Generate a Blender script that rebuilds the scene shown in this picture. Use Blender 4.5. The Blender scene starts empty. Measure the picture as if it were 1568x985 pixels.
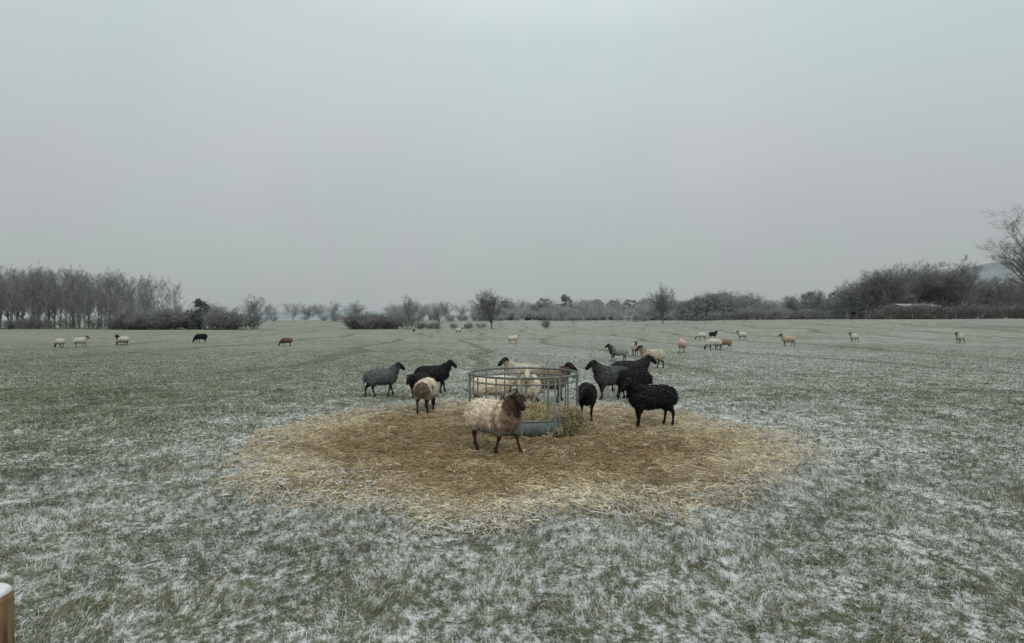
import bpy, math, random
import numpy as np
from mathutils import Vector
R=np.random.RandomState(7)
random.seed(7)
scene=bpy.context.scene
COL=scene.collection

# ---------------------------------------------------------------- helpers
def mk_mesh(name,V,tris=None,quads=None,colors=None,smooth=False):
    me=bpy.data.meshes.new(name)
    V=np.asarray(V,dtype=np.float32).reshape(-1,3)
    nt=0 if tris is None else len(tris); nq=0 if quads is None else len(quads)
    idx=[];st=[]
    if nt: idx.append(np.asarray(tris,dtype=np.int32).ravel()); st.append(np.arange(nt)*3)
    if nq: idx.append(np.asarray(quads,dtype=np.int32).ravel()); st.append(nt*3+np.arange(nq)*4)
    idx=np.concatenate(idx); st=np.concatenate(st).astype(np.int32)
    me.vertices.add(len(V)); me.vertices.foreach_set('co',V.ravel())
    me.loops.add(len(idx)); me.loops.foreach_set('vertex_index',idx)
    me.polygons.add(nt+nq); me.polygons.foreach_set('loop_start',st)
    me.update(calc_edges=True)
    me.polygons.foreach_set('use_smooth',np.full(nt+nq,smooth,dtype=bool))
    if colors is not None:
        c=np.ones((len(V),4),dtype=np.float32); c[:,:3]=colors
        a=me.color_attributes.new('Col','FLOAT_COLOR','POINT'); a.data.foreach_set('color',c.ravel())
    return me
def mk_obj(name,me,mat=None,parent=None,loc=(0,0,0),rotz=0,scale=1.0):
    o=bpy.data.objects.new(name,me); COL.objects.link(o)
    if mat is not None and len(me.materials)==0: me.materials.append(mat)
    o.location=loc; o.rotation_euler=(0,0,rotz)
    o.scale=(scale,)*3 if not hasattr(scale,'__len__') else scale
    if parent: o.parent=parent
    return o
def empty(name,loc=(0,0,0)):
    o=bpy.data.objects.new(name,None); COL.objects.link(o); o.location=loc; return o
def sstep(x,a,b):
    t=np.clip((x-a)/(b-a),0,1); return t*t*(3-2*t)
_g=np.random.RandomState(3).rand(256,256)
def vnoise(x,y,s=1.0):
    x=np.asarray(x)*s+1000.3; y=np.asarray(y)*s+1000.7
    xi=np.floor(x).astype(int); yi=np.floor(y).astype(int); fx=x-xi; fy=y-yi
    fx=fx*fx*(3-2*fx); fy=fy*fy*(3-2*fy)
    a=_g[xi%256,yi%256];b=_g[(xi+1)%256,yi%256];c=_g[xi%256,(yi+1)%256];d=_g[(xi+1)%256,(yi+1)%256]
    return (a*(1-fx)+b*fx)*(1-fy)+(c*(1-fx)+d*fx)*fy
def terrain(x,y):
    x=np.asarray(x,dtype=float); y=np.asarray(y,dtype=float)
    z=2.3*sstep(y,25,125)*sstep(x,0,80)
    z=np.maximum(z,2.3*sstep(y,140,260))
    z=z+(vnoise(x,y,.9)-.5)*.05+(vnoise(x,y,2.7)-.5)*.03
    z=z+(vnoise(x,y,.07)-.5)*.25*sstep(y,18,50)
    return z
SC=(0.07,8.15,3.92,3.30)
def straw_r(x,y):
    r=np.sqrt(((x-SC[0])/SC[2])**2+((y-SC[1])/SC[3])**2)
    return r+(vnoise(x,y,.8)-.5)*.16+(vnoise(x,y,3)-.5)*.12+(vnoise(x,y,9)-.5)*.08

# ---------------------------------------------------------------- node helpers
def nmat(name,rough=.9,spec=.2):
    m=bpy.data.materials.new(name); m.use_nodes=True
    nt=m.node_tree; b=nt.nodes['Principled BSDF']
    b.inputs['Roughness'].default_value=rough
    b.inputs['Specular IOR Level'].default_value=spec
    return m,nt,b
def N(nt,t,**kw):
    n=nt.nodes.new(t)
    for k,v in kw.items(): setattr(n,k,v)
    return n
def noise(nt,vec,scale,detail=4,rough=.55,dist=0):
    n=N(nt,'ShaderNodeTexNoise'); n.inputs['Scale'].default_value=scale
    n.inputs['Detail'].default_value=detail; n.inputs['Roughness'].default_value=rough
    n.inputs['Distortion'].default_value=dist
    nt.links.new(vec,n.inputs['Vector']); return n.outputs['Fac']
def math_(nt,op,a,b=None,c=None):
    n=N(nt,'ShaderNodeMath',operation=op)
    for i,v in enumerate((a,b,c)):
        if v is None: continue
        if isinstance(v,(int,float)): n.inputs[i].default_value=v
        else: nt.links.new(v,n.inputs[i])
    return n.outputs[0]
def mr(nt,v,a,b,c=0,d=1,smooth=True):
    n=N(nt,'ShaderNodeMapRange'); n.interpolation_type='SMOOTHSTEP' if smooth else 'LINEAR'
    nt.links.new(v,n.inputs[0])
    for i,q in enumerate((a,b,c,d)): n.inputs[i+1].default_value=q
    return n.outputs[0]
def mixc(nt,f,a,b,mode='MIX'):
    n=N(nt,'ShaderNodeMix',data_type='RGBA',blend_type=mode)
    for s,v in ((n.inputs[0],f),(n.inputs[6],a),(n.inputs[7],b)):
        if isinstance(v,(int,float)): s.default_value=v
        elif isinstance(v,tuple): s.default_value=(*v,1) if len(v)==3 else v
        else: nt.links.new(v,s)
    return n.outputs[2]

# ---- shared node group: frosty field colour by world position
g=bpy.data.node_groups.new('frosty_field','ShaderNodeTree')
g.interface.new_socket('Color',in_out='OUTPUT',socket_type='NodeSocketColor')
g.interface.new_socket('Frost',in_out='OUTPUT',socket_type='NodeSocketFloat')
g.interface.new_socket('Grass',in_out='OUTPUT',socket_type='NodeSocketColor')
g.interface.new_socket('FrostColor',in_out='OUTPUT',socket_type='NodeSocketColor')
go=N(g,'NodeGroupOutput')
geo=N(g,'ShaderNodeNewGeometry'); P=geo.outputs['Position']
sx=N(g,'ShaderNodeSeparateXYZ'); g.links.new(P,sx.inputs[0])
flat=N(g,'ShaderNodeCombineXYZ'); g.links.new(sx.outputs[0],flat.inputs[0]); g.links.new(sx.outputs[1],flat.inputs[1]); PF=flat.outputs[0]
n1=noise(g,PF,7.5,5,.65,.6); n3=noise(g,PF,18,4,.6); n2=noise(g,PF,1.3,4,.6); nb=noise(g,PF,.10,3,.5); n4=noise(g,PF,45,3,.6)
m=math_(g,'ADD',math_(g,'MULTIPLY',n1,.46),math_(g,'MULTIPLY',n3,.44))
m=math_(g,'ADD',m,math_(g,'MULTIPLY',n2,.16))
m=math_(g,'ADD',m,math_(g,'MULTIPLY',nb,.10))
m=math_(g,'ADD',m,math_(g,'MULTIPLY',n4,.24))
left=math_(g,'MULTIPLY',mr(g,sx.outputs[0],1,-9),mr(g,sx.outputs[1],4,9))
m=math_(g,'SUBTRACT',m,math_(g,'MULTIPLY',left,.035))
dx=math_(g,'DIVIDE',math_(g,'SUBTRACT',sx.outputs[0],SC[0]),SC[2]); dy=math_(g,'DIVIDE',math_(g,'SUBTRACT',sx.outputs[1],SC[1]),SC[3])
rr=math_(g,'SQRT',math_(g,'ADD',math_(g,'MULTIPLY',dx,dx),math_(g,'MULTIPLY',dy,dy)))
m=math_(g,'ADD',m,math_(g,'MULTIPLY',mr(g,rr,1.9,1.0),.025))
fr=mr(g,m,.635,.82)
gc=mixc(g,noise(g,PF,.9,4),(.095,.108,.064),(.140,.150,.098))
gc=mixc(g,math_(g,'MULTIPLY',left,.4),gc,(.105,.140,.085))
gc=mixc(g,mr(g,noise(g,PF,7,4,.6),.55,.75,0,.6),gc,(.18,.165,.11))
fc=mixc(g,n2,(.56,.575,.56),(.75,.765,.755))
col=mixc(g,fr,gc,fc)
for i,s in enumerate((col,fr,gc,fc)): g.links.new(s,go.inputs[i])

# ---- ground material
mat_ground,nt,b=nmat('frosty_grass_ground',1,.05)
G=N(nt,'ShaderNodeGroup'); G.node_tree=g
geo=N(nt,'ShaderNodeNewGeometry'); s=N(nt,'ShaderNodeSeparateXYZ'); nt.links.new(geo.outputs['Position'],s.inputs[0])
PP=geo.outputs['Position']
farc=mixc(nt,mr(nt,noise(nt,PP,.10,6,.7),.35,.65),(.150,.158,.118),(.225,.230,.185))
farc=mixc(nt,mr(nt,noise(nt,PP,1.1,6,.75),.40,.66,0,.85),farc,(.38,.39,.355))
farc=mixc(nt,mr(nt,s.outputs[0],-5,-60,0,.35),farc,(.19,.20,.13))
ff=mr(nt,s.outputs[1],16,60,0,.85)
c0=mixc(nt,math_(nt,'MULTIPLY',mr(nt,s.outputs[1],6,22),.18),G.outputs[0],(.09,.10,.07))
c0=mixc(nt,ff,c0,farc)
c0=mixc(nt,mr(nt,s.outputs[1],70,420,0,.8),c0,(.30,.32,.29))  # distance haze painted into the ground colour, stronger further out
wv=N(nt,'ShaderNodeTexWave'); wv.inputs['Scale'].default_value=.035; wv.inputs['Distortion'].default_value=14; wv.inputs['Detail'].default_value=3; wv.inputs['Detail Scale'].default_value=.5
nt.links.new(PP,wv.inputs['Vector'])
tr=math_(nt,'MULTIPLY',mr(nt,wv.outputs['Fac'],.955,1.0,0,.55),mr(nt,s.outputs[1],13,20))
c0=mixc(nt,tr,c0,(.09,.105,.065))
dx=math_(nt,'DIVIDE',math_(nt,'SUBTRACT',s.outputs[0],SC[0]),SC[2]); dy=math_(nt,'DIVIDE',math_(nt,'SUBTRACT',s.outputs[1],SC[1]),SC[3])
rr=math_(nt,'SQRT',math_(nt,'ADD',math_(nt,'MULTIPLY',dx,dx),math_(nt,'MULTIPLY',dy,dy)))
rn=math_(nt,'ADD',rr,math_(nt,'MULTIPLY',math_(nt,'SUBTRACT',noise(nt,PP,1.6,6,.7),.5),.5))
st=mr(nt,rn,1.06,.88)
sc=mixc(nt,mr(nt,noise(nt,PP,9,6,.7),.35,.65),(.16,.115,.058),(.38,.30,.17))
sc=mixc(nt,mr(nt,rn,.5,1.0,0,.7),sc,(.47,.40,.27))
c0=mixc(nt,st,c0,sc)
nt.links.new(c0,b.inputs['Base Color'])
bm=N(nt,'ShaderNodeBump'); bm.inputs['Strength'].default_value=.9; bm.inputs['Distance'].default_value=.05
hh=math_(nt,'ADD',noise(nt,PP,12,6,.7),math_(nt,'MULTIPLY',noise(nt,PP,2.2,4,.6),1.6))
nt.links.new(hh,bm.inputs['Height']); nt.links.new(bm.outputs[0],b.inputs['Normal'])

# ---- grass blade material
mat_blade,nt,b=nmat('frosted_grass_blade',.85,.1)
G=N(nt,'ShaderNodeGroup'); G.node_tree=g
at=N(nt,'ShaderNodeVertexColor',layer_name='Col'); sp=N(nt,'ShaderNodeSeparateColor'); nt.links.new(at.outputs[0],sp.inputs[0])
gcol=mixc(nt,sp.outputs[1],G.outputs[2],(.19,.20,.12))
dead=mr(nt,sp.outputs[2],.80,.86); gcol=mixc(nt,dead,gcol,(.30,.26,.16))
f=math_(nt,'ADD',G.outputs[1],math_(nt,'MULTIPLY',math_(nt,'SUBTRACT',sp.outputs[0],.60),.7))
f=math_(nt,'ADD',f,math_(nt,'MULTIPLY',math_(nt,'SUBTRACT',sp.outputs[1],.5),.7))
f=mr(nt,f,.10,.98)
nt.links.new(mixc(nt,f,gcol,G.outputs[3]),b.inputs['Base Color'])

def attr_mat(name,rough=.95,var=.25,vs=25,snow=0.0,spec=.1,bump=0):
    m,nt,b=nmat(name,rough,spec)
    at=N(nt,'ShaderNodeVertexColor',layer_name='Col')
    tc=N(nt,'ShaderNodeTexCoord')
    v=mr(nt,noise(nt,tc.outputs['Object'],vs,4,.6),.3,.7,1-var,1+var,False)
    vm=N(nt,'ShaderNodeVectorMath',operation='SCALE'); nt.links.new(at.outputs[0],vm.inputs[0]); nt.links.new(v,vm.inputs['Scale'])
    c=vm.outputs[0]
    if snow>0:
        geo=N(nt,'ShaderNodeNewGeometry'); s=N(nt,'ShaderNodeSeparateXYZ'); nt.links.new(geo.outputs['Normal'],s.inputs[0])
        sm=math_(nt,'MULTIPLY',mr(nt,noise(nt,tc.outputs['Object'],48,3,.6),.60,.70),mr(nt,s.outputs[2],-.1,.6,0,snow))
        c=mixc(nt,sm,c,(.5,.52,.54))
    nt.links.new(c,b.inputs['Base Color'])
    if bump:
        bm=N(nt,'ShaderNodeBump'); bm.inputs['Strength'].default_value=bump; bm.inputs['Distance'].default_value=.02
        nt.links.new(noise(nt,tc.outputs['Object'],35,5,.65),bm.inputs['Height']); nt.links.new(bm.outputs[0],b.inputs['Normal'])
    return m
mat_sheep=attr_mat('sheep_fleece',1,.28,22,.55,.03,.6)
mat_straw=attr_mat('straw_stalks',.7,.25,6,0,.25)
def flat_mat(name,c1,c2,scale=3,rough=.9,spec=.1,metal=0):
    m,nt,b=nmat(name,rough,spec)
    geo=N(nt,'ShaderNodeNewGeometry')
    nt.links.new(mixc(nt,mr(nt,noise(nt,geo.outputs['Position'],scale,5,.6),.3,.7),c1,c2),b.inputs['Base Color'])
    b.inputs['Metallic'].default_value=metal
    return m

# ---------------------------------------------------------------- ground sheet
def axis(parts):
    a=[]
    for lo,hi,n in parts: a.append(np.linspace(lo,hi,n,endpoint=False))
    a.append([parts[-1][1]]); return np.concatenate(a)
gx=axis([(-2500,-400,12),(-400,-60,60),(-60,-14,60),(-14,14,220),(14,60,60),(60,400,60),(400,2500,12)])
gy=axis([(-60,0,20),(0,20,180),(20,60,80),(60,320,100),(320,3000,20)])
X,Y=np.meshgrid(gx,gy); Z=terrain(X,Y)
V=np.stack([X.ravel(),Y.ravel(),Z.ravel()],1); nx=len(gx); ny=len(gy)
i=np.arange(nx*ny).reshape(ny,nx)
Q=np.stack([i[:-1,:-1].ravel(),i[:-1,1:].ravel(),i[1:,1:].ravel(),i[1:,:-1].ravel()],1)
mk_obj('ground',mk_mesh('ground',V,quads=Q,smooth=True),mat_ground)

# ---------------------------------------------------------------- grass
def blades(n,y0,y1,h0,h1,w,xpad=1.0,fade=None):
    y=np.sqrt(R.rand(n)*(y1**2-y0**2)+y0**2)
    x=(R.rand(n)*2-1)*(y*1.03+xpad)
    keep=(straw_r(x,y)>.86+R.rand(n)*.18)&((vnoise(x,y,5)*.7+vnoise(x,y,13)*.5)>R.rand(n)*.75)
    if fade: keep&=R.rand(n)>sstep(y+(vnoise(x,y,.15)-.5)*12,*fade)
    x=x[keep];y=y[keep];n=len(x)
    z=terrain(x,y)-.006
    cl=vnoise(x,y,4.0)
    hgt=(h0+(h1-h0)*R.rand(n))*(.55+.9*cl)
    if fade: hgt*=1-.5*sstep(y,*fade)
    az=vnoise(x+50,y,1.6)*9+R.randn(n)*.9
    lean=.5+R.rand(n)*1.1
    dx=np.cos(az);dy=np.sin(az)
    tw=R.rand(n)*math.pi; wx=np.cos(tw)*w*.5*(.7+.6*R.rand(n)); wy=np.sin(tw)*w*.5
    b=np.stack([x,y,z],1); W=np.stack([wx,wy,0*wx],1)
    mid=b+np.stack([dx*hgt*lean*.35,dy*hgt*lean*.35,hgt*.62],1)
    tip=b+np.stack([dx*hgt*lean,dy*hgt*lean,hgt*(1.0-.35*lean*.6)],1)
    V=np.stack([b-W,b+W,mid+W*.75,mid-W*.75,tip],1).reshape(-1,3)
    o=np.arange(n)*5
    q=np.stack([o,o+1,o+2,o+3],1); t=np.stack([o+3,o+2,o+4],1)
    rn=R.rand(n); r2=R.rand(n)
    C=np.zeros((n,5,3)); C[:,:,0]=np.array([.05,.05,.55,.55,1.0]); C[:,:,1]=rn[:,None]; C[:,:,2]=r2[:,None]
    return V,t,q,C.reshape(-1,3)
parts=[blades(240000,2.2,6.5,.025,.055,.0055),blades(200000,6.5,14,.025,.06,.010),blades(230000,14,48,.03,.07,.022,1.0,(17,46))]
Vs=[];Ts=[];Qs=[];Cs=[];off=0
for v,t,q,c in parts:
    Vs.append(v);Ts.append(t+off);Qs.append(q+off);Cs.append(c);off+=len(v)
mk_obj('frosty_grass',mk_mesh('grass',np.concatenate(Vs),np.concatenate(Ts),np.concatenate(Qs),np.concatenate(Cs)),mat_blade)

def stalks(x,y,z,L,w,col,tilt=.18):
    n=len(x); az=R.rand(n)*2*math.pi
    t=R.randn(n)*tilt
    d=np.stack([np.cos(az)*np.cos(t),np.sin(az)*np.cos(t),np.sin(t)],1)*L[:,None]*.5
    s=np.stack([-np.sin(az),np.cos(az),R.randn(n)*.5],1)*w*.5
    c=np.stack([x,y,z],1); bend=np.stack([R.randn(n),R.randn(n),np.abs(R.randn(n))*.6],1)*L[:,None]*.06
    V=np.stack([c-d-s,c-d+s,c+bend+s,c+bend-s,c+d+s,c+d-s],1)
    V=V.reshape(-1,3); o=np.arange(n)*6
    q=np.concatenate([np.stack([o,o+1,o+2,o+3],1),np.stack([o+3,o+2,o+4,o+5],1)])
    C=np.repeat(col,6,axis=0)
    return V,q,C
n=130000
rad=np.sqrt(R.rand(n))*1.2; th=R.rand(n)*2*math.pi
x=SC[0]+np.cos(th)*rad*SC[2]; y=SC[1]+np.sin(th)*rad*SC[3]
r=straw_r(x,y); k=r<1.10-R.rand(n)**1.6*.24; x=x[k];y=y[k];r=r[k];n=len(x)
pile=vnoise(x,y,1.7)*.6+vnoise(x,y,5)*.4
z=terrain(x,y)+.004+R.rand(n)*.035*pile+sstep(r,.85,.98)*.020
pale=np.clip(.08+sstep(r,.4,.95)*.65+(vnoise(x,y,1.1)-.5)*.9+(vnoise(x,y,4)-.5)*.8+R.randn(n)*.22,0,1)[:,None]
col=np.array([.255,.175,.082])*(1-pale)+np.array([.56,.47,.30])*pale
wh=(R.rand(n)<.03+.30*sstep(r,.7,1.0))[:,None]; col=np.where(wh,np.array([.64,.62,.56]),col)
col=col*(.68+.52*R.rand(n))[:,None]*(.82+.36*vnoise(x,y,7))[:,None]
V,q,C=stalks(x,y,z,.04+R.rand(n)**2*.12,.0055,col)
mk_obj('straw_bedding',mk_mesh('straw',V,quads=q,colors=C),mat_straw)

# ---------------------------------------------------------------- sweeps
def sweep(path,rads,sides=8,closed=False,cap=True):
    path=np.asarray(path,float); n=len(path)
    rads=np.full(n,rads) if np.isscalar(rads) else np.asarray(rads)
    V=[]
    for i in range(n):
        if closed: t=path[(i+1)%n]-path[i-1]
        else: t=path[min(i+1,n-1)]-path[max(i-1,0)]
        t=t/np.linalg.norm(t); a=np.array([0,0,1.]) if abs(t[2])<.9 else np.array([1.,0,0])
        u=np.cross(t,a);u/=np.linalg.norm(u);v=np.cross(t,u)
        for k in range(sides):
            an=2*math.pi*k/sides; V.append(path[i]+rads[i]*(math.cos(an)*u+math.sin(an)*v))
    Q=[];T=[]
    m=n if closed else n-1
    for i in range(m):
        j=(i+1)%n
        for k in range(sides):
            k2=(k+1)%sides; Q.append((i*sides+k,i*sides+k2,j*sides+k2,j*sides+k))
    if not closed and cap:
        for base,c in ((0,path[0]),((n-1)*sides,path[-1])):
            V.append(c); ci=len(V)-1
            for k in range(sides): T.append((base+k,base+(k+1)%sides,ci))
    return np.array(V),T,Q
def join(parts):
    Vs=[];T=[];Q=[];off=0
    for v,t,q in parts:
        Vs.append(v)
        T+= [tuple(a+off for a in f) for f in t]; Q+=[tuple(a+off for a in f) for f in q]; off+=len(v)
    return np.concatenate(Vs),(np.array(T) if T else None),(np.array(Q) if Q else None)

# ---------------------------------------------------------------- hay feeder
FX,FY,FR=.21,9.0,.93
galv=flat_mat('galvanised_steel',(.085,.105,.10),(.17,.195,.185),9,.6,.3,.0)
fz=float(terrain(FX,FY))
feeder=empty('hay_feeder',(FX,FY,fz))
def ring(r,z,n=64): return [(r*math.cos(2*math.pi*i/n),r*math.sin(2*math.pi*i/n),z) for i in range(n)]
for nm,z,rr_ in (('top_rail',.905,.019),('second_rail',.80,.013),('panel_rim',.235,.014)):
    v,t,q=sweep(ring(FR,z),rr_,8,closed=True); mk_obj(nm,mk_mesh(nm,v,quads=q,smooth=True),galv,feeder)
ps=[]
nb_=14
for i in range(nb_):
    a=2*math.pi*(i+.35)/nb_; ca,sa=math.cos(a)*(FR-.0),math.sin(a)*(FR-.0)
    ps.append(sweep([(ca,sa,.02),(ca,sa,.5),(ca,sa,.9)],.0125,8))
for i in range(3):
    for dd in (-.045,.045):
        a=2*math.pi*(i+.02)/3+math.pi+dd; ca,sa=math.cos(a)*(FR+.012),math.sin(a)*(FR+.012)
        ps.append(sweep([(ca,sa,.02),(ca,sa,.9)],.014,8))
v,t,q=join(ps); mk_obj('bars',mk_mesh('bars',v,t,q,smooth=True),galv,feeder)
V=[];Q=[];n=72
for rr_,zz in ((FR-.004,.0),(FR+.004,.0),(FR+.012,.12),(FR+.004,.235),(FR-.004,.235)):
    V+=[(rr_*math.cos(2*math.pi*i/n),rr_*math.sin(2*math.pi*i/n),zz) for i in range(n)]
for r_ in range(5):
    for i in range(n): Q.append((r_*n+i,r_*n+(i+1)%n,((r_+1)%5)*n+(i+1)%n,((r_+1)%5)*n+i))
mk_obj('base_panel',mk_mesh('base_panel',V,quads=Q,smooth=True),galv,feeder)
def hayh(x,y):
    r=np.sqrt(x*x+y*y)/FR
    return .24*(1-.35*r**2)+.09*vnoise(x,y,4)+.13*sstep(x,-.1,.7)*sstep(-y,-.3,.5)-.05
ng=40; gxx=np.linspace(-.9,.9,ng); A,B=np.meshgrid(gxx,gxx)
rr2=np.sqrt(A**2+B**2); sc_=np.minimum(1,.9/np.maximum(rr2,1e-3)); A=A*sc_;B=B*sc_
V=np.stack([A.ravel(),B.ravel(),hayh(A,B).ravel()],1); i=np.arange(ng*ng).reshape(ng,ng)
Q=np.stack([i[:-1,:-1].ravel(),i[:-1,1:].ravel(),i[1:,1:].ravel(),i[1:,:-1].ravel()],1)
mk_obj('hay_mound',mk_mesh('hay_mound',V,quads=Q,colors=np.tile([.24,.20,.10],(ng*ng,1)),smooth=True),mat_straw,feeder)
n=9000; rd=np.sqrt(R.rand(n))*.92;th=R.rand(n)*6.283;x=rd*np.cos(th);y=rd*np.sin(th);z=hayh(x,y)+R.rand(n)*.05
col=np.array([.36,.30,.165])*(.55+.8*R.rand(n))[:,None]
n2_=2600
a=-.62+R.randn(n2_)*.28; rd=FR+.01+np.abs(R.randn(n2_))*.05; z2=R.rand(n2_)**1.2*.40*np.exp(-((a+.62)/.42)**2); rd+=.07*(1-z2/.40)
x=np.concatenate([x,rd*np.cos(a)]);y=np.concatenate([y,rd*np.sin(a)]);z=np.concatenate([z,z2+.01])
col=np.concatenate([col,np.array([.36,.31,.18])*(.5+.8*R.rand(n2_))[:,None]])
V,q,C=stalks(x,y,z,.05+R.rand(len(x))*.10,.005,col,.6)
mk_obj('hay_stalks',mk_mesh('hay_stalks',V,quads=q,colors=C),mat_straw,feeder)

# ---------------------------------------------------------------- sheep
def rings(pts,side=(0,1,0),sides=12):
    n=len(pts); P=[np.array(p[0],float) for p in pts]; side=np.array(side,float)
    V=[];C=[];W=[]
    for i in range(n):
        t=P[min(i+1,n-1)]-P[max(i-1,0)]; t/=np.linalg.norm(t)+1e-9
        s=side-t*np.dot(side,t); s/=np.linalg.norm(s)+1e-9; u=np.cross(t,s)
        for k in range(sides):
            an=2*math.pi*k/sides
            V.append(P[i]+s*pts[i][1]*math.cos(an)+u*pts[i][2]*math.sin(an)); C.append(pts[i][3]); W.append(pts[i][4])
    Q=[];T=[]
    for i in range(n-1):
        for k in range(sides):
            k2=(k+1)%sides; Q.append((i*sides+k,(i+1)*sides+k,(i+1)*sides+k2,i*sides+k2))
    V.append(P[0]);C.append(pts[0][3]);W.append(pts[0][4]);c=len(V)-1
    for k in range(sides): T.append((k,(k+1)%sides,c))
    V.append(P[-1]);C.append(pts[-1][3]);W.append(pts[-1][4]);c=len(V)-1;o=(n-1)*sides
    for k in range(sides): T.append((o+(k+1)%sides,o+k,c))
    return np.array(V),np.array(C),np.array(W),T,Q

def sheep(x,y,heading,size=1.0,fleece=(.5,.45,.36),face=(.03,.025,.02),leg=None,neck=None,pose='up',yaw=0,
          near=True,seed=0,stride=.05,rump=None,chest=None,shag=1.0):
    rs=np.random.RandomState(seed+11)
    fleece=np.array(fleece);face=np.array(face);leg=face if leg is None else np.array(leg)
    neck=fleece if neck is None else np.array(neck)
    chest=neck*.5+fleece*.5 if chest is None else np.array(chest)
    rump=fleece if rump is None else np.array(rump)
    F=fleece
    parts=[]
    parts.append(rings([((-.43,0,.53),.06,.07,rump,1),((-.40,0,.53),.125,.135,rump,1),((-.30,0,.535),.175,.175,F,1),((-.12,0,.525),.20,.195,F,1),
        ((.08,0,.515),.20,.205,F,1),((.22,0,.52),.18,.20,F,1),((.33,0,.545),.14,.165,chest,1),((.39,0,.57),.08,.10,chest,1)]))
    def yw(p,a,c=(.30,0)):
        dx,dy=p[0]-c[0],p[1]-c[1]; ca,sa=math.cos(a),math.sin(a)
        return (c[0]+dx*ca-dy*sa,c[1]+dx*sa+dy*ca,p[2])
    if pose=='up':
        nk=[((.22,0,.56),.14,.165),((.33,0,.65),.115,.135),((.40,0,.725),.088,.104),((.44,0,.785),.068,.078)]
        hd=[((.395,0,.83),.042,.042),((.44,0,.83),.062,.066),((.505,0,.80),.058,.070),((.57,0,.745),.046,.055),((.625,0,.69),.038,.042),((.645,0,.67),.024,.026)]
        er=(.42,.835)
    elif pose=='mid':
        nk=[((.24,0,.56),.14,.16),((.38,0,.60),.115,.125),((.47,0,.62),.088,.098),((.53,0,.64),.066,.074)]
        hd=[((.50,0,.68),.042,.042),((.54,0,.675),.062,.066),((.595,0,.61),.058,.067),((.635,0,.54),.047,.052),((.665,0,.475),.038,.041),((.672,0,.45),.024,.024)]
        er=(.51,.70)
    else:
        nk=[((.24,0,.54),.14,.165),((.39,0,.46),.11,.125),((.49,0,.36),.083,.095),((.54,0,.28),.065,.072)]
        hd=[((.53,0,.32),.042,.042),((.555,0,.28),.063,.064),((.59,0,.195),.057,.064),((.61,0,.115),.046,.050),((.62,0,.055),.038,.038),((.623,0,.035),.024,.024)]
        er=(.54,.31)
    parts.append(rings([(yw(p,yaw*(.15+.25*i)),a,b,(chest if i==0 else neck),1 if i<3 else .5) for i,(p,a,b) in enumerate(nk)]))
    nend=yw(nk[-1][0],yaw*.9)
    def hy(p):
        q=(p[0]-nk[-1][0][0],p[1],p[2]); ca,sa=math.cos(yaw),math.sin(yaw)
        return (nend[0]+q[0]*ca-q[1]*sa,nend[1]+q[0]*sa+q[1]*ca,q[2])
    sd=(-math.sin(yaw),math.cos(yaw),0)
    fc2=face*.8
    parts.append(rings([(hy(p),a,b,(neck*.4+face*.6 if i<1 else (fc2 if i>3 else face)),(.2 if i<2 else 0)) for i,(p,a,b) in enumerate(hd)],sd))
    ex,ez=er
    for s in (1,-1):
        pts=[((ex+.01,s*.04,ez),.022,.017),((ex-.006,s*.085,ez+.002),.030,.014),((ex-.016,s*.125,ez-.016),.027,.012),((ex-.022,s*.155,ez-.042),.012,.010)]
        parts.append(rings([(hy(p),a,b,face,0) for p,a,b in pts],(math.cos(yaw),math.sin(yaw),0),8))
    mixw=F*.6+leg*.4
    for s,ph in ((1,1),(-1,-1)):
        k=stride*ph+rs.randn()*.012
        parts.append(rings([((.24,s*.10,.52),.065,.09,chest,1),((.235,s*.115,.40),.052,.07,chest,1),((.245+k*.4,s*.108,.31),.036,.042,leg*.7+F*.3,.4),((.255+k*.8,s*.100,.225),.028,.030,leg,0),((.25+k*1.1,s*.098,.13),.018,.019,leg,0),
          ((.25+k*1.35,s*.098,.065),.022,.024,leg,0),((.262+k*1.4,s*.098,.03),.025,.030,leg*.6,0),((.27+k*1.4,s*.098,.0),.028,.035,leg*.5,0)],sides=10))
        k=-stride*ph+rs.randn()*.012
        parts.append(rings([((-.29,s*.09,.53),.10,.14,rump,1),((-.27,s*.115,.42),.08,.11,rump*.7+F*.3,1),((-.265+k*.2,s*.112,.345),.052,.068,mixw,.5),((-.325+k*.7,s*.102,.265),.030,.038,leg,.1),((-.335+k*.9,s*.098,.225),.023,.030,leg,0),((-.32+k*1.1,s*.096,.13),.018,.020,leg,0),
          ((-.31+k*1.3,s*.096,.065),.022,.024,leg,0),((-.298+k*1.35,s*.096,.03),.025,.030,leg*.6,0),((-.29+k*1.35,s*.096,.0),.028,.034,leg*.5,0)],sides=10))
    parts.append(rings([((-.40,0,.62),.04,.035,rump,1),((-.455,0,.56),.036,.03,rump,1),((-.47,0,.46),.030,.024,rump,1),((-.465,0,.38),.015,.014,rump,.6)],sides=8))
    SV=np.concatenate([p[0] for p in parts]);SCc=np.concatenate([p[1] for p in parts]);SW=np.concatenate([p[2] for p in parts])
    T=[];Q=[];o=0
    for p in parts:
        T+=[tuple(a+o for a in f) for f in p[3]];Q+=[tuple(a+o for a in f) for f in p[4]];o+=len(p[0])
    tmp=bpy.data.objects.new('tmp',mk_mesh('tmp',SV,np.array(T),np.array(Q))); COL.objects.link(tmp)
    md=tmp.modifiers.new('r','REMESH'); md.mode='VOXEL'; md.voxel_size=.0115 if near else .022
    sm=tmp.modifiers.new('s','SMOOTH'); sm.factor=.5; sm.iterations=2 if near else 1
    dg=bpy.context.evaluated_depsgraph_get(); me=bpy.data.meshes.new_from_object(tmp.evaluated_get(dg))
    bpy.data.objects.remove(tmp)
    n=len(me.vertices); co=np.zeros(n*3,np.float32); me.vertices.foreach_get('co',co); co=co.reshape(-1,3)
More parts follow.
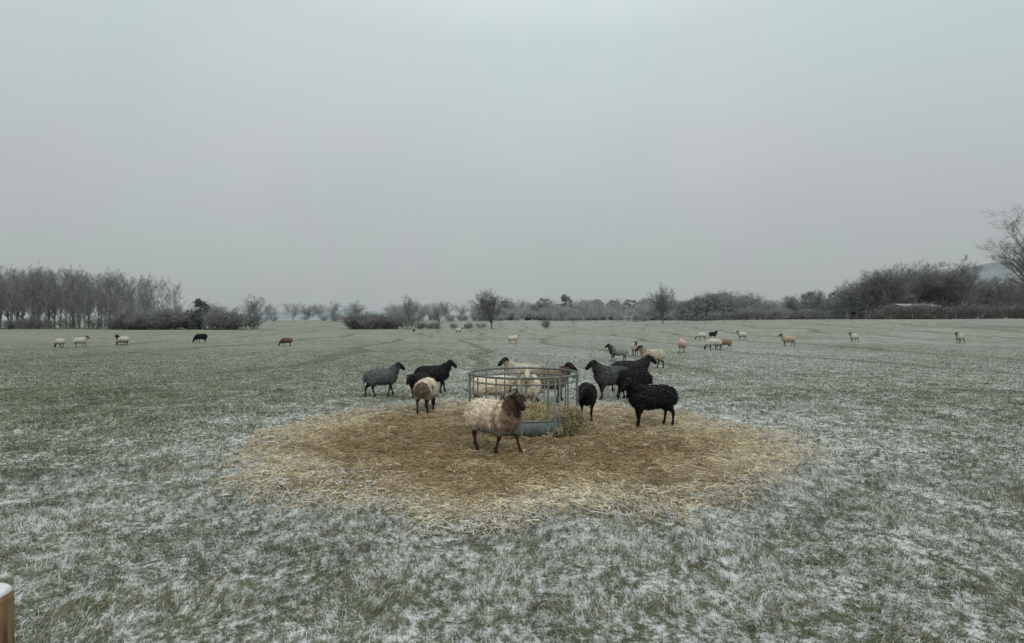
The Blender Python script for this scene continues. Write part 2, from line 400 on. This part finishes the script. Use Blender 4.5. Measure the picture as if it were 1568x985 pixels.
    no=np.zeros(n*3,np.float32); me.vertices.foreach_get('normal',no); no=no.reshape(-1,3)
    li=np.zeros(len(me.loops),np.int32); me.loops.foreach_get('vertex_index',li)
    q=li.reshape(-1,4)
    d2=((co[:,None,:]-SV[None,:,:])**2).sum(2)+1e-5
    w=1/d2**2.2; w/=w.sum(1,keepdims=True)
    C=w@SCc; W=w@SW
    lump=(vnoise(co[:,0]*1+co[:,1]*3+seed,co[:,2]*1+co[:,1],26)-.4)*.028+(vnoise(co[:,0]+co[:,2],co[:,1]-co[:,2]*.5,60)-.5)*.014
    co=co+no*(W*(lump*min(shag,1.1)+.008))[:,None]
    C=C*(1+(vnoise(co[:,0]+co[:,1],co[:,2],30)-.5)*.4*W)[:,None]
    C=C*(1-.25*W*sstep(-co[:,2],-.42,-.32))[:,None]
    VV=[co];CC=[C];TT=[];QQ=[q];off=len(co)
    ns=(8500 if near else 700)
    pr=np.clip(W-.25,0,None); pr/=pr.sum(); ix=rs.choice(len(co),ns,p=pr)
    p=co[ix]+rs.randn(ns,3)*.006; nn=no[ix]
    L=(.014+.020*rs.rand(ns))*shag*(1 if near else 1.8)
    dr=nn*.45+np.array([0,0,-.75])+rs.randn(ns,3)*.35; dr/=np.linalg.norm(dr,axis=1,keepdims=True)
    sdv=np.cross(dr,nn+rs.randn(ns,3)*.2); sdv/=np.linalg.norm(sdv,axis=1,keepdims=True)+1e-9
    wd=(.007 if near else .02)
    a=p-sdv*wd*.5;b_=p+sdv*wd*.5;c=p+dr*L[:,None]+nn*.006
    VV.append(np.stack([a,b_,c],1).reshape(-1,3)); o=off+np.arange(ns)*3; TT.append(np.stack([o,o+1,o+2],1)); off+=ns*3
    cc=C[ix]*(.75+.5*rs.rand(ns))[:,None]; CC.append(np.repeat(cc,3,axis=0))
    for s in (1,-1):
        e=np.array(hy((hd[2][0][0]-.005,s*.055,hd[2][0][2]+(.02 if pose!='graze' else .0))))
        ev=np.array([(1,0,0),(-1,0,0),(0,1,0),(0,-1,0),(0,0,1),(0,0,-1)])*.012+e
        VV.append(ev);CC.append(np.full((6,3),.01 if face.mean()>.02 else .12))
        TT.append(np.array([(0,2,4),(2,1,4),(1,3,4),(3,0,4),(2,0,5),(1,2,5),(3,1,5),(0,3,5)])+off); off+=6
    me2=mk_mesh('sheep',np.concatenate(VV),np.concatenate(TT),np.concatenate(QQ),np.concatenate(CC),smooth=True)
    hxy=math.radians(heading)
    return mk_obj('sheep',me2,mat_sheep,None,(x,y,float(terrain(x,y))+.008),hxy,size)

CREAM=(.60,.52,.40);WHITE=(.52,.49,.42);BLK=(.018,.017,.017);DK=(.03,.025,.022);TAN=(.26,.20,.13)
rad=math.radians
S=[
 dict(x=-.26,y=7.30,heading=-36,size=.97,fleece=(.72,.62,.47),face=(.040,.026,.020),leg=(.045,.028,.02),neck=(.085,.050,.035),chest=(.26,.18,.12),yaw=rad(-22),stride=.09,shag=1.5),
 dict(x=2.42,y=9.05,heading=192,size=.97,fleece=BLK,face=(.012,.012,.012),yaw=rad(25),stride=.03,shag=1.1),
 dict(x=1.38,y=9.65,heading=262,size=.87,fleece=(.022,.02,.02),face=BLK,yaw=rad(-25),pose='mid'),
 dict(x=2.30,y=12.1,heading=205,size=1.02,fleece=(.085,.09,.09),face=BLK,leg=DK,neck=(.05,.05,.05),yaw=rad(-15)),
 dict(x=2.75,y=12.0,heading=170,size=.92,fleece=BLK,face=BLK,pose='mid',yaw=rad(15)),
 dict(x=3.02,y=13.4,heading=8,size=1.07,fleece=(.03,.03,.032),face=BLK,yaw=rad(-20)),
 dict(x=5.45,y=20.3,heading=178,size=1.0,fleece=(.52,.46,.35),face=DK,neck=(.3,.26,.2)),
 dict(x=4.75,y=23.4,heading=170,size=.90,fleece=(.33,.33,.31),face=BLK,neck=(.06,.06,.06),chest=(.06,.06,.06)),
 dict(x=-3.12,y=12.5,heading=35,size=.90,fleece=(.12,.125,.125),face=BLK,leg=DK,neck=(.08,.08,.08),yaw=rad(-5),stride=.07),
 dict(x=-2.0,y=13.2,heading=14,size=.94,fleece=(.02,.02,.022),face=BLK,yaw=rad(-10)),
 dict(x=-1.72,y=10.5,heading=84,size=.90,fleece=(.68,.60,.47),face=DK,rump=(.14,.10,.075),leg=(.035,.025,.02),pose='graze',shag=1.2),
 dict(x=-2.18,y=12.3,heading=-110,size=.8,fleece=(.03,.028,.028),face=BLK,pose='mid'),
 dict(x=-.42,y=10.75,heading=12,size=.90,fleece=(.72,.64,.50),face=(.4,.33,.24),leg=(.2,.15,.1),pose='mid',yaw=rad(-30)),
 dict(x=.34,y=10.40,heading=-96,size=1.02,fleece=(.76,.68,.54),face=(.55,.47,.36),leg=(.3,.22,.15),pose='up'),
 dict(x=.80,y=11.5,heading=8,size=1.0,fleece=(.25,.19,.12),face=BLK,leg=DK,neck=(.12,.08,.05),yaw=rad(-25)),
 dict(x=.30,y=13.1,heading=165,size=1.02,fleece=(.5,.46,.38),face=BLK,leg=DK,yaw=rad(20)),
]
for i,k in enumerate(S): sheep(seed=i,near=True,**k)
FAR=[
 (6.35,27,-95,.85,CREAM,DK,'up'),(9.6,29.5,80,1.0,(.5,.38,.30),(.3,.2,.16),'up'),(12.3,31.8,185,.98,WHITE,DK,'graze'),(13.6,33.4,165,.9,TAN,DK,'graze'),
 (17.8,49,175,.95,WHITE,DK,'graze'),(20.0,52,20,.95,DK,BLK,'up'),(21.6,49,190,1.0,WHITE,BLK,'up'),(19.3,36.5,172,1.0,(.42,.34,.24),DK,'up'),
 (28.8,44,200,.95,WHITE,BLK,'up'),(36.0,42,205,1.05,(.5,.42,.33),DK,'up'),(.1,43,12,.9,CREAM,TAN,'up'),
 (-31.6,36.5,160,.85,WHITE,BLK,'graze'),(-31.4,38,15,.9,WHITE,BLK,'up'),(-29.0,39,175,.9,WHITE,BLK,'graze'),(-29.6,39.6,170,.9,BLK,BLK,'up'),
 (-25.0,42,178,1.05,BLK,BLK,'graze'),(-16.1,37.3,185,.85,(.13,.08,.05),DK,'graze'),(-15.4,82,90,1.0,TAN,DK,'up'),(-8.2,80,0,1.0,WHITE,DK,'up')]
for i,(x,y,h,s,f,fa,p) in enumerate(FAR):
    sheep(x,y,h,s,f,fa,pose=p,near=False,seed=50+i)

# ---------------------------------------------------------------- trees (mesh generators)
class TB:
    def __init__(s,seed): s.V=[];s.T=[];s.Q=[];s.r=random.Random(seed)
    def seg(s,a,b,ra,rb):
        d=(b-a).normalized(); u=d.cross(Vector((.3,.2,1)) if abs(d.z)<.9 else Vector((1,.1,0))).normalized(); w=d.cross(u)
        o=len(s.V)
        for p,r in ((a,ra),(b,rb)):
            for k in range(4):
                an=math.pi/2*k; s.V.append(p+u*r*math.cos(an)+w*r*math.sin(an))
        for k in range(4): s.Q.append((o+k,o+(k+1)%4,o+4+(k+1)%4,o+4+k))
    def twig(s,a,d,L,w):
        r=s.r; u=d.cross(Vector((r.uniform(-1,1),r.uniform(-1,1),r.uniform(-1,1))))
        u=u.normalized()*w*.5; o=len(s.V); s.V+=[a-u,a+u,a+d*L]; s.T.append((o,o+1,o+2))
    def rd(s,d,ang):
        r=s.r; p=d.cross(Vector((r.uniform(-1,1),r.uniform(-1,1),r.uniform(-1,1)))).normalized()
        return (d*math.cos(ang)+p*math.sin(ang)).normalized()
    def branch(s,p,d,L,ra,lev,cfg):
        r=s.r; nseg=4 if lev==0 else 3; pts=[p]; dirs=[]
        for i in range(nseg):
            d=(d+Vector((r.gauss(0,1),r.gauss(0,1),r.gauss(0,.6)))*cfg['wob']*(.4 if lev==0 else 1)+Vector((0,0,cfg['up'])) ).normalized()
            q=pts[-1]+d*L/nseg; s.seg(pts[-1],q,ra*(1-.8*i/nseg),ra*(1-.8*(i+1)/nseg)); pts.append(q); dirs.append(d)
        nk=cfg['n'][lev]
        for j in range(nk):
            t=cfg['t0'][min(lev,2)]+(1-cfg['t0'][min(lev,2)])*((j+r.random())/nk); t=min(t,.999)
            k=int(t*nseg); a=pts[k].lerp(pts[k+1],t*nseg-k); dd=s.rd(dirs[k],math.radians(r.uniform(*cfg['ang'])))
            if lev==0 and dd.z<.05: dd.z=abs(dd.z)*.5+.1; dd.normalize()
            if lev+1>=len(cfg['n']):
                s.twig(a,dd,cfg['tw']*r.uniform(.5,1.3),cfg['tww'])
            else:
                sh=cfg['shape'](t) if lev==0 else (1-.45*t)
                s.branch(a,dd,L*cfg['ratio'][lev]*sh*r.uniform(.75,1.2),ra*(1-.75*t)*.55,lev+1,cfg)
    def leafclump(s,c,rx,rz,n,size):
        r=s.r
        for _ in range(n):
            v=Vector((r.gauss(0,1),r.gauss(0,1),r.gauss(0,1))).normalized()*(r.random()**.4)
            p=c+Vector((v.x*rx,v.y*rx,v.z*rz)); u=Vector((r.gauss(0,1),r.gauss(0,1),r.gauss(0,1))).normalized(); w=u.cross(Vector((r.gauss(0,1),r.gauss(0,1),r.gauss(0,1)))).normalized()
            z=size*r.uniform(.5,1.3); o=len(s.V); s.V+=[p-u*z*.5,p+w*z*.4,p+u*z*.5]; s.T.append((o,o+1,o+2))
    def mesh(s,name): return mk_mesh(name,np.array([tuple(v) for v in s.V]),np.array(s.T) if s.T else None,np.array(s.Q) if s.Q else None)
def round_tree(seed,H=8,dens=1.0):
    t=TB(seed); cfg=dict(wob=.13,up=.07,n=[int(15*dens),8,6,7],t0=[.2,.15,.1],ang=(22,58),tw=H*.08,tww=.024,ratio=[.62,.55,.5],shape=lambda q:.6+.65*math.sin(min(1,q*1.05)*2.5))
    t.branch(Vector((0,0,-.2)),Vector((0,0,1)),H*.70,H*.024,0,cfg); return t
def slim_tree(seed,H=13):
    t=TB(seed); cfg=dict(wob=.06,up=.11,n=[24,6,5,5],t0=[.16,.15,.1],ang=(16,40),tw=H*.045,tww=.020,ratio=[.34,.55,.5],shape=lambda q:1.15-.45*q)
    t.branch(Vector((0,0,-.2)),Vector((0,0,1)),H*.88,H*.012,0,cfg); return t
def shrub(seed,H=3.5):
    t=TB(seed); r=t.r; cfg=dict(wob=.16,up=.07,n=[8,6,8],t0=[.15,.1,.1],ang=(20,60),tw=H*.12,tww=.032,ratio=[.5,.5,.5],shape=lambda q:1)
    for i in range(9):
        a=r.uniform(0,6.28); e=r.uniform(.15,.9); d=Vector((math.cos(a)*e,math.sin(a)*e,1)).normalized()
        t.branch(Vector((math.cos(a)*.5*e,math.sin(a)*.5*e,-.2)),d,H*r.uniform(.65,.85),.05,0,cfg)
    return t
def leafy_tree(seed,H=9,W=8,layers=False):
    t=TB(seed); r=t.r; cfg=dict(wob=.15,up=.05,n=[9,5,4],t0=[.25,.3,.2],ang=(35,70),tw=.6,tww=.05,ratio=[.5,.5,.5],shape=lambda q:1.1-.5*q)
    t.branch(Vector((0,0,-.2)),Vector((0,0,1)),H*.8,H*.03,0,cfg)
    n=100
    for i in range(n):
        a=r.uniform(0,6.28); h=r.uniform(.08,1) if not layers else r.choice([.22,.35,.46,.58,.70,.80,.9])+r.uniform(-.05,.05)
        prof=math.sin(min(1,max(0.05,(1.08-h)))*math.pi*.62)**.7
        q=(r.random()**.45)*prof*W*.5*r.uniform(.8,1.08)
        c=Vector((math.cos(a)*q,math.sin(a)*q,h*H-.3))
        t.leafclump(c,r.uniform(.45,.95)*W*.10,r.uniform(.4,.8)*W*(.08 if layers else .10),95,.30)
    return t
round_v=[round_tree(i).mesh('bare_round_crown') for i in range(4)]
slim_v=[slim_tree(20+i).mesh('bare_slim_crown') for i in range(4)]
shrub_v=[shrub(40+i).mesh('bare_shrub') for i in range(4)]
leafy_v=[leafy_tree(60+i).mesh('evergreen_crown') for i in range(3)]
cedar_v=leafy_tree(70,10,7.5,True).mesh('layered_conifer')
dense_v=[round_tree(90+i,8,1.9).mesh('dense_round_crown') for i in range(2)]
for m in round_v+slim_v+shrub_v+leafy_v+dense_v+[cedar_v]: m.materials.append(None)

HAZE_TINT=np.array([.50,.53,.535])
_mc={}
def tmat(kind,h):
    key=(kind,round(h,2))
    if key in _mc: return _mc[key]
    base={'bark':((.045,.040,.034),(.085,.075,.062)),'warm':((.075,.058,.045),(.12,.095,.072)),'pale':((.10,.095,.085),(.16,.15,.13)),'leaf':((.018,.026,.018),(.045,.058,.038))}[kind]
    c=[tuple(np.array(b)*(1-h)+HAZE_TINT*h) for b in base]  # distance haze painted in: bark and leaf colours paled towards blue-grey
    m=flat_mat('winter_%s_haze_%02d'%(kind,int(h*100)),c[0],c[1],.8,1,.02); _mc[key]=m; return m
def plant(me,name,x,y,s,kind,h,parent=None,sxy=None,dz=0):
    z=float(terrain(x,y))-dz
    o=mk_obj(name,me,None,parent,(x,y,z),random.uniform(0,6.28),(s*(sxy or 1),s*(sxy or 1),s))
    o.material_slots[0].link='OBJECT'; o.material_slots[0].material=tmat(kind,h); return o
U=random.uniform
w=empty('bare_poplar_wood')
k_=0
for row in range(4):
    for j in range(24):
        x=-162+j*3.0+U(-.8,.8)+row*.8; y=119+row*7+U(-2,2)
        top=np.interp(x,[-160,-125,-104,-91],[1.04,1.04,.98,.84])
        plant(random.choice(slim_v),'poplar_%d'%k_,x,y,top*U(.95,1.04)*(y/125)**.6,random.choice(['bark','warm']),.36+.04*row,w,1.25); k_+=1
for i in range(34):
    plant(random.choice(shrub_v),'undergrowth_%d'%i,U(-158,-88),U(116,122),U(.6,.95),'bark',.34,w,1.3)
w=empty('hedgerow')
for i in range(30):
    x=U(-90,-62); plant(random.choice(shrub_v),'shrub_%d'%i,x,U(116,126),U(.9,1.4),random.choice(['bark','warm']),.38,w,1.3)
for i in range(5): plant(random.choice(leafy_v),'evergreen_%d'%i,U(-80,-64),U(120,125),U(.38,.5),'leaf',.36,w,1.1)
for i in range(5): plant(random.choice(round_v),'tree_%d'%i,U(-90,-66),U(120,128),U(.6,.75),'bark',.40,w)
plant(cedar_v,'evergreen_tree',-72,121,.76,'leaf',.20)
plant(round_v[0],'bare_tree',-59,121,.88,'bark',.36)
plant(round_v[3],'bare_tree',-86,119,.76,'pale',.34)
w=empty('thorn_hedge')
for i in range(22): plant(random.choice(shrub_v),'shrub_%d'%i,U(-39,-26),U(124,134),U(.7,1.15),random.choice(['bark','warm']),.36,w,1.4)
for i in range(12): plant(random.choice(shrub_v),'shrub_low_%d'%i,U(-26,-8),U(128,140),U(.3,.55),'bark',.44,w,1.6)
plant(round_v[1],'bare_tree',-24.6,125,.90,'pale',.28,None,.8)
plant(round_v[2],'bare_tree',-17.6,126,.80,'bark',.34,None,1.1)
plant(dense_v[0],'ivy_clad_tree',-4.9,125,1.02,'bark',.20,None,1.25)
plant(dense_v[1],'bare_tree',37.5,130,1.0,'bark',.22,None,1.05)
plant(shrub_v[1],'hawthorn_bush',8.4,124,.68,'bark',.34,None,1.1)
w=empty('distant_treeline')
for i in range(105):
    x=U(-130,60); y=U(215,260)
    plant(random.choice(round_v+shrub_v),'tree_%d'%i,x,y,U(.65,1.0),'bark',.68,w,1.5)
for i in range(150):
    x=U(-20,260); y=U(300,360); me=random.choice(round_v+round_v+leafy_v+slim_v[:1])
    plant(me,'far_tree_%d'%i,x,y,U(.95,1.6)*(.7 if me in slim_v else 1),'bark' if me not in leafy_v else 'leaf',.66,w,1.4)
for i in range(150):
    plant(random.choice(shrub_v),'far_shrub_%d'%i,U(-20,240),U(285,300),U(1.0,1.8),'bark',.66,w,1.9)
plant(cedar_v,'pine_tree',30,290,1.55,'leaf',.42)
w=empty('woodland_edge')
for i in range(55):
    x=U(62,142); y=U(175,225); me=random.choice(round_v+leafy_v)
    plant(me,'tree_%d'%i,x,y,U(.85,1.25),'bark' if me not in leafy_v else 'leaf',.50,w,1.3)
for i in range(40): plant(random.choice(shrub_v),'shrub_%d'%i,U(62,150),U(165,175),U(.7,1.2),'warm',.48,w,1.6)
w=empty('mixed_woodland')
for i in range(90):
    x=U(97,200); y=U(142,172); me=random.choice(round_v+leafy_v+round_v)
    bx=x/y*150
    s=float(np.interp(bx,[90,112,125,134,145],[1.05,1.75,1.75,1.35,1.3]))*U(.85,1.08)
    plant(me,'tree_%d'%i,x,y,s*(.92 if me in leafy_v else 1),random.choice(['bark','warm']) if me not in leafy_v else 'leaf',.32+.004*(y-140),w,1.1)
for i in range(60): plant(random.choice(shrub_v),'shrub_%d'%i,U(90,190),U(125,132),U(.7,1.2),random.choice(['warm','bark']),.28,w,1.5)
plant(round_v[2],'bare_tree',119,139,1.75,'pale',.30)
me=round_tree(99,12,1.5).mesh('bare_crown'); me.materials.append(None)
plant(me,'bare_tree',70.8,70,1.20,'warm',.16)

# ---------------------------------------------------------------- hills
def hill(name,pts,y,depth,mat):
    xs=np.linspace(pts[0][0],pts[-1][0],120); h=np.interp(xs,[p[0] for p in pts],[p[1] for p in pts])
    h=h+(vnoise(xs,xs*0,.03)-.5)*4*np.clip(h/20,0,1)+(vnoise(xs,xs*0,.2)-.5)*1.2
    rows=[];ts=np.linspace(-1,1,9)
    for t in ts: rows.append(np.stack([xs,np.full_like(xs,y+t*depth),h*math.cos(t*math.pi/2)**.8 if abs(t)<1 else h*0-1],1))
    V=np.concatenate(rows);n=len(xs);i=np.arange(n*9).reshape(9,n)
    Q=np.stack([i[:-1,:-1].ravel(),i[:-1,1:].ravel(),i[1:,1:].ravel(),i[1:,:-1].ravel()],1)
    mk_obj(name,mk_mesh(name,V,quads=Q,smooth=True),mat)
mh=flat_mat('hazy_hill',(.25,.29,.31),(.29,.33,.345),.01,1,0)  # both hill materials carry distance haze in their blue-grey base colours
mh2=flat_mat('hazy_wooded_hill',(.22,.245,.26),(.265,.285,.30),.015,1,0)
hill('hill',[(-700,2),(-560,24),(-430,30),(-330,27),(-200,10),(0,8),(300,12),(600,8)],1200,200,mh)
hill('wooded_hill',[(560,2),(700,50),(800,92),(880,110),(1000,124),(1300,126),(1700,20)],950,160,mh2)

# ---------------------------------------------------------------- barn, hut, fences
def box(x0,x1,y0,y1,z0,z1):
    V=np.array([(x,y,z) for z in (z0,z1) for (x,y) in ((x0,y0),(x1,y0),(x1,y1),(x0,y1))],float)
    return V,[],[(0,3,2,1),(4,5,6,7),(0,1,5,4),(1,2,6,5),(2,3,7,6),(3,0,4,7)]
def building(name,x,y,w,d,h,rise,wallc,roofc):
    e=empty(name,(x,y,float(terrain(x,y))-.1))
    wm=flat_mat(name+'_walls',wallc,tuple(c*1.3 for c in wallc),2); rm=flat_mat(name+'_roof',roofc,tuple(c*1.15 for c in roofc),1.5)
    dm=flat_mat(name+'_openings',(.06,.06,.06),(.09,.09,.09),3)
    V=[(-w/2,-d/2,0),(w/2,-d/2,0),(w/2,d/2,0),(-w/2,d/2,0),(-w/2,-d/2,h),(w/2,-d/2,h),(w/2,d/2,h),(-w/2,d/2,h),(-w/2,0,h+rise),(w/2,0,h+rise)]
    mk_obj('walls',mk_mesh('walls',V,tris=[(7,4,8),(5,6,9)],quads=[(0,1,5,4),(2,3,7,6),(1,2,6,5),(3,0,4,7)]),wm,e)
    o=.35;dz=.12
    V=[(-w/2-o,-d/2-o,h-dz),(w/2+o,-d/2-o,h-dz),(w/2+o,0,h+rise+.03),(-w/2-o,0,h+rise+.03),(w/2+o,d/2+o,h-dz),(-w/2-o,d/2+o,h-dz)]
    V=V+[(a,b_,c+.12) for a,b_,c in V]
    mk_obj('roof',mk_mesh('roof',V,quads=[(0,1,2,3),(3,2,4,5),(6,7,8,9),(9,8,10,11),(0,1,7,6),(4,5,11,10),(1,2,8,7),(2,4,10,8),(0,3,9,6),(3,5,11,9)]),rm,e)
    v,t,q=join([box(-w*.12,w*.12,-d/2-.05,-d/2-.01,.1,h*.8)]); mk_obj('door',mk_mesh('door',v,quads=q),dm,e)
    v,t,q=join([box(a-.4,a+.4,-d/2-.05,-d/2-.01,h*.45,h*.8) for a in (-w*.32,w*.32)]); mk_obj('windows',mk_mesh('windows',v,quads=q),dm,e)
building('barn',105,137,9.0,6,3.6,.55,(.16,.155,.145),(.38,.39,.39))
building('shed',58,262,4,3,1.6,.6,(.4,.4,.4),(.55,.56,.57))
wood=flat_mat('weathered_wood',(.20,.18,.16),(.30,.28,.24),6)
def fence(name,pts,step,h=1.15,w=.05):
    ps=[];tops=[]
    for (x0,y0),(x1,y1) in zip(pts[:-1],pts[1:]):
        n=max(1,int(math.hypot(x1-x0,y1-y0)/step))
        for i in range(n):
            x=x0+(x1-x0)*i/n;y=y0+(y1-y0)*i/n;z=float(terrain(x,y));hh=h*random.uniform(.93,1.07)
            ps.append(sweep([(x,y,z-.2),(x+random.gauss(0,.03),y,z+hh)],w,6)); tops.append((x,y,z))
    for k in (.35,.7,1.0): ps.append(sweep([(a,b_-.06,c+k*h*.95) for a,b_,c in tops],.012,4))
    v,t,q=join(ps); mk_obj(name,mk_mesh(name,v,t,q),wood)
fence('wire_fence',[(40,121),(70,116),(100,112),(125,104),(150,90)],4.2,1.1,.05)
post=empty('fence_post',(-1.412,1.40,-.02))
pm,nt,b=nmat('rough_sawn_post',.85,.2)
tc=N(nt,'ShaderNodeTexCoord'); mp=N(nt,'ShaderNodeMapping'); mp.inputs['Scale'].default_value=(30,30,2.5); nt.links.new(tc.outputs['Object'],mp.inputs[0])
nt.links.new(mixc(nt,mr(nt,noise(nt,mp.outputs[0],2,6,.6),.35,.65),(.10,.055,.028),(.27,.18,.10)),b.inputs['Base Color'])
v,t,q=sweep([(0,0,-.3),(0,0,.3),(0,0,.8),(0,0,1.075),(0,0,1.085)],[.062,.06,.058,.057,.053],20); mk_obj('timber',mk_mesh('timber',v,t,q,smooth=False),pm,post)
sm_=flat_mat('snow',(.55,.57,.60),(.70,.72,.74),60,.8)
vs=sweep([(0,0,1.083),(0,0,1.088),(0,0,1.096),(0,0,1.100)],[.052,.054,.044,.02],20)
v,t,q=vs; v[:,2]+=(vnoise(v[:,0],v[:,1],40)-.5)*.008; mk_obj('snow_cap',mk_mesh('snow_cap',v,t,q if len(q) else None,smooth=True),sm_,post)
wp=[(i*.25-.6,-.065,.985-.02*math.sin(i/16*math.pi)) for i in range(18)]
v,t,q=sweep(wp,.0022,6); mk_obj('wire',mk_mesh('wire',v,t,q,smooth=True),galv,post)

# ---------------------------------------------------------------- world, sun, camera
wd=bpy.data.worlds.new('World'); scene.world=wd; wd.use_nodes=True; nt=wd.node_tree
bg=nt.nodes['Background']; bg.inputs['Strength'].default_value=.1
sky=N(nt,'ShaderNodeTexSky'); sky.sky_type='NISHITA'; sky.sun_disc=False; sky.sun_elevation=rad(50); sky.sun_rotation=rad(160); sky.air_density=1.5; sky.dust_density=4
tc=N(nt,'ShaderNodeTexCoord'); s=N(nt,'ShaderNodeSeparateXYZ'); nt.links.new(tc.outputs['Generated'],s.inputs[0])
cl=noise(nt,tc.outputs['Generated'],1.5,5,.55,.4)
zz=math_(nt,'ADD',s.outputs[2],math_(nt,'MULTIPLY',math_(nt,'SUBTRACT',cl,.5),.20))
rp=N(nt,'ShaderNodeValToRGB'); nt.links.new(zz,rp.inputs[0]); e=rp.color_ramp.elements
e[0].position=0; e[0].color=(.385,.412,.412,1); e[1].position=1; e[1].color=(1.08,1.15,1.15,1)
for p,c in ((.08,(.410,.438,.440)),(.2,(.462,.488,.494)),(.33,(.512,.556,.563)),(.5,(.575,.650,.652)),(.72,(.88,.95,.95))):
    q=e.new(p); q.color=(*c,1)
tint=mixc(nt,mr(nt,noise(nt,tc.outputs['Generated'],2.2,3,.5,.5),.38,.62),(.965,1.008,.995),(1.01,.99,1.012))
v10=N(nt,'ShaderNodeVectorMath',operation='SCALE'); nt.links.new(mixc(nt,1.0,rp.outputs[0],tint,'MULTIPLY'),v10.inputs[0]); v10.inputs['Scale'].default_value=10.3
nt.links.new(mixc(nt,.04,v10.outputs[0],sky.outputs[0]),bg.inputs['Color'])
sl=bpy.data.lights.new('sun','SUN'); sl.energy=.95; sl.angle=rad(30); sl.color=(1,.98,.95)
so=bpy.data.objects.new('sun',sl); COL.objects.link(so)
el,az=rad(50),rad(160)
dirv=Vector((math.sin(az)*math.cos(el),math.cos(az)*math.cos(el),math.sin(el)))
so.rotation_euler=dirv.to_track_quat('Z','Y').to_euler()
cam=bpy.data.cameras.new('camera'); cam.lens=18.37; cam.sensor_width=36; cam.clip_end=6000; cam.clip_start=.05
co_=bpy.data.objects.new('camera',cam); COL.objects.link(co_); co_.location=(0,0,1.8); co_.rotation_euler=(rad(90),0,0)
scene.camera=co_
scene.view_settings.view_transform='Standard'; scene.view_settings.look='None'; scene.view_settings.exposure=0
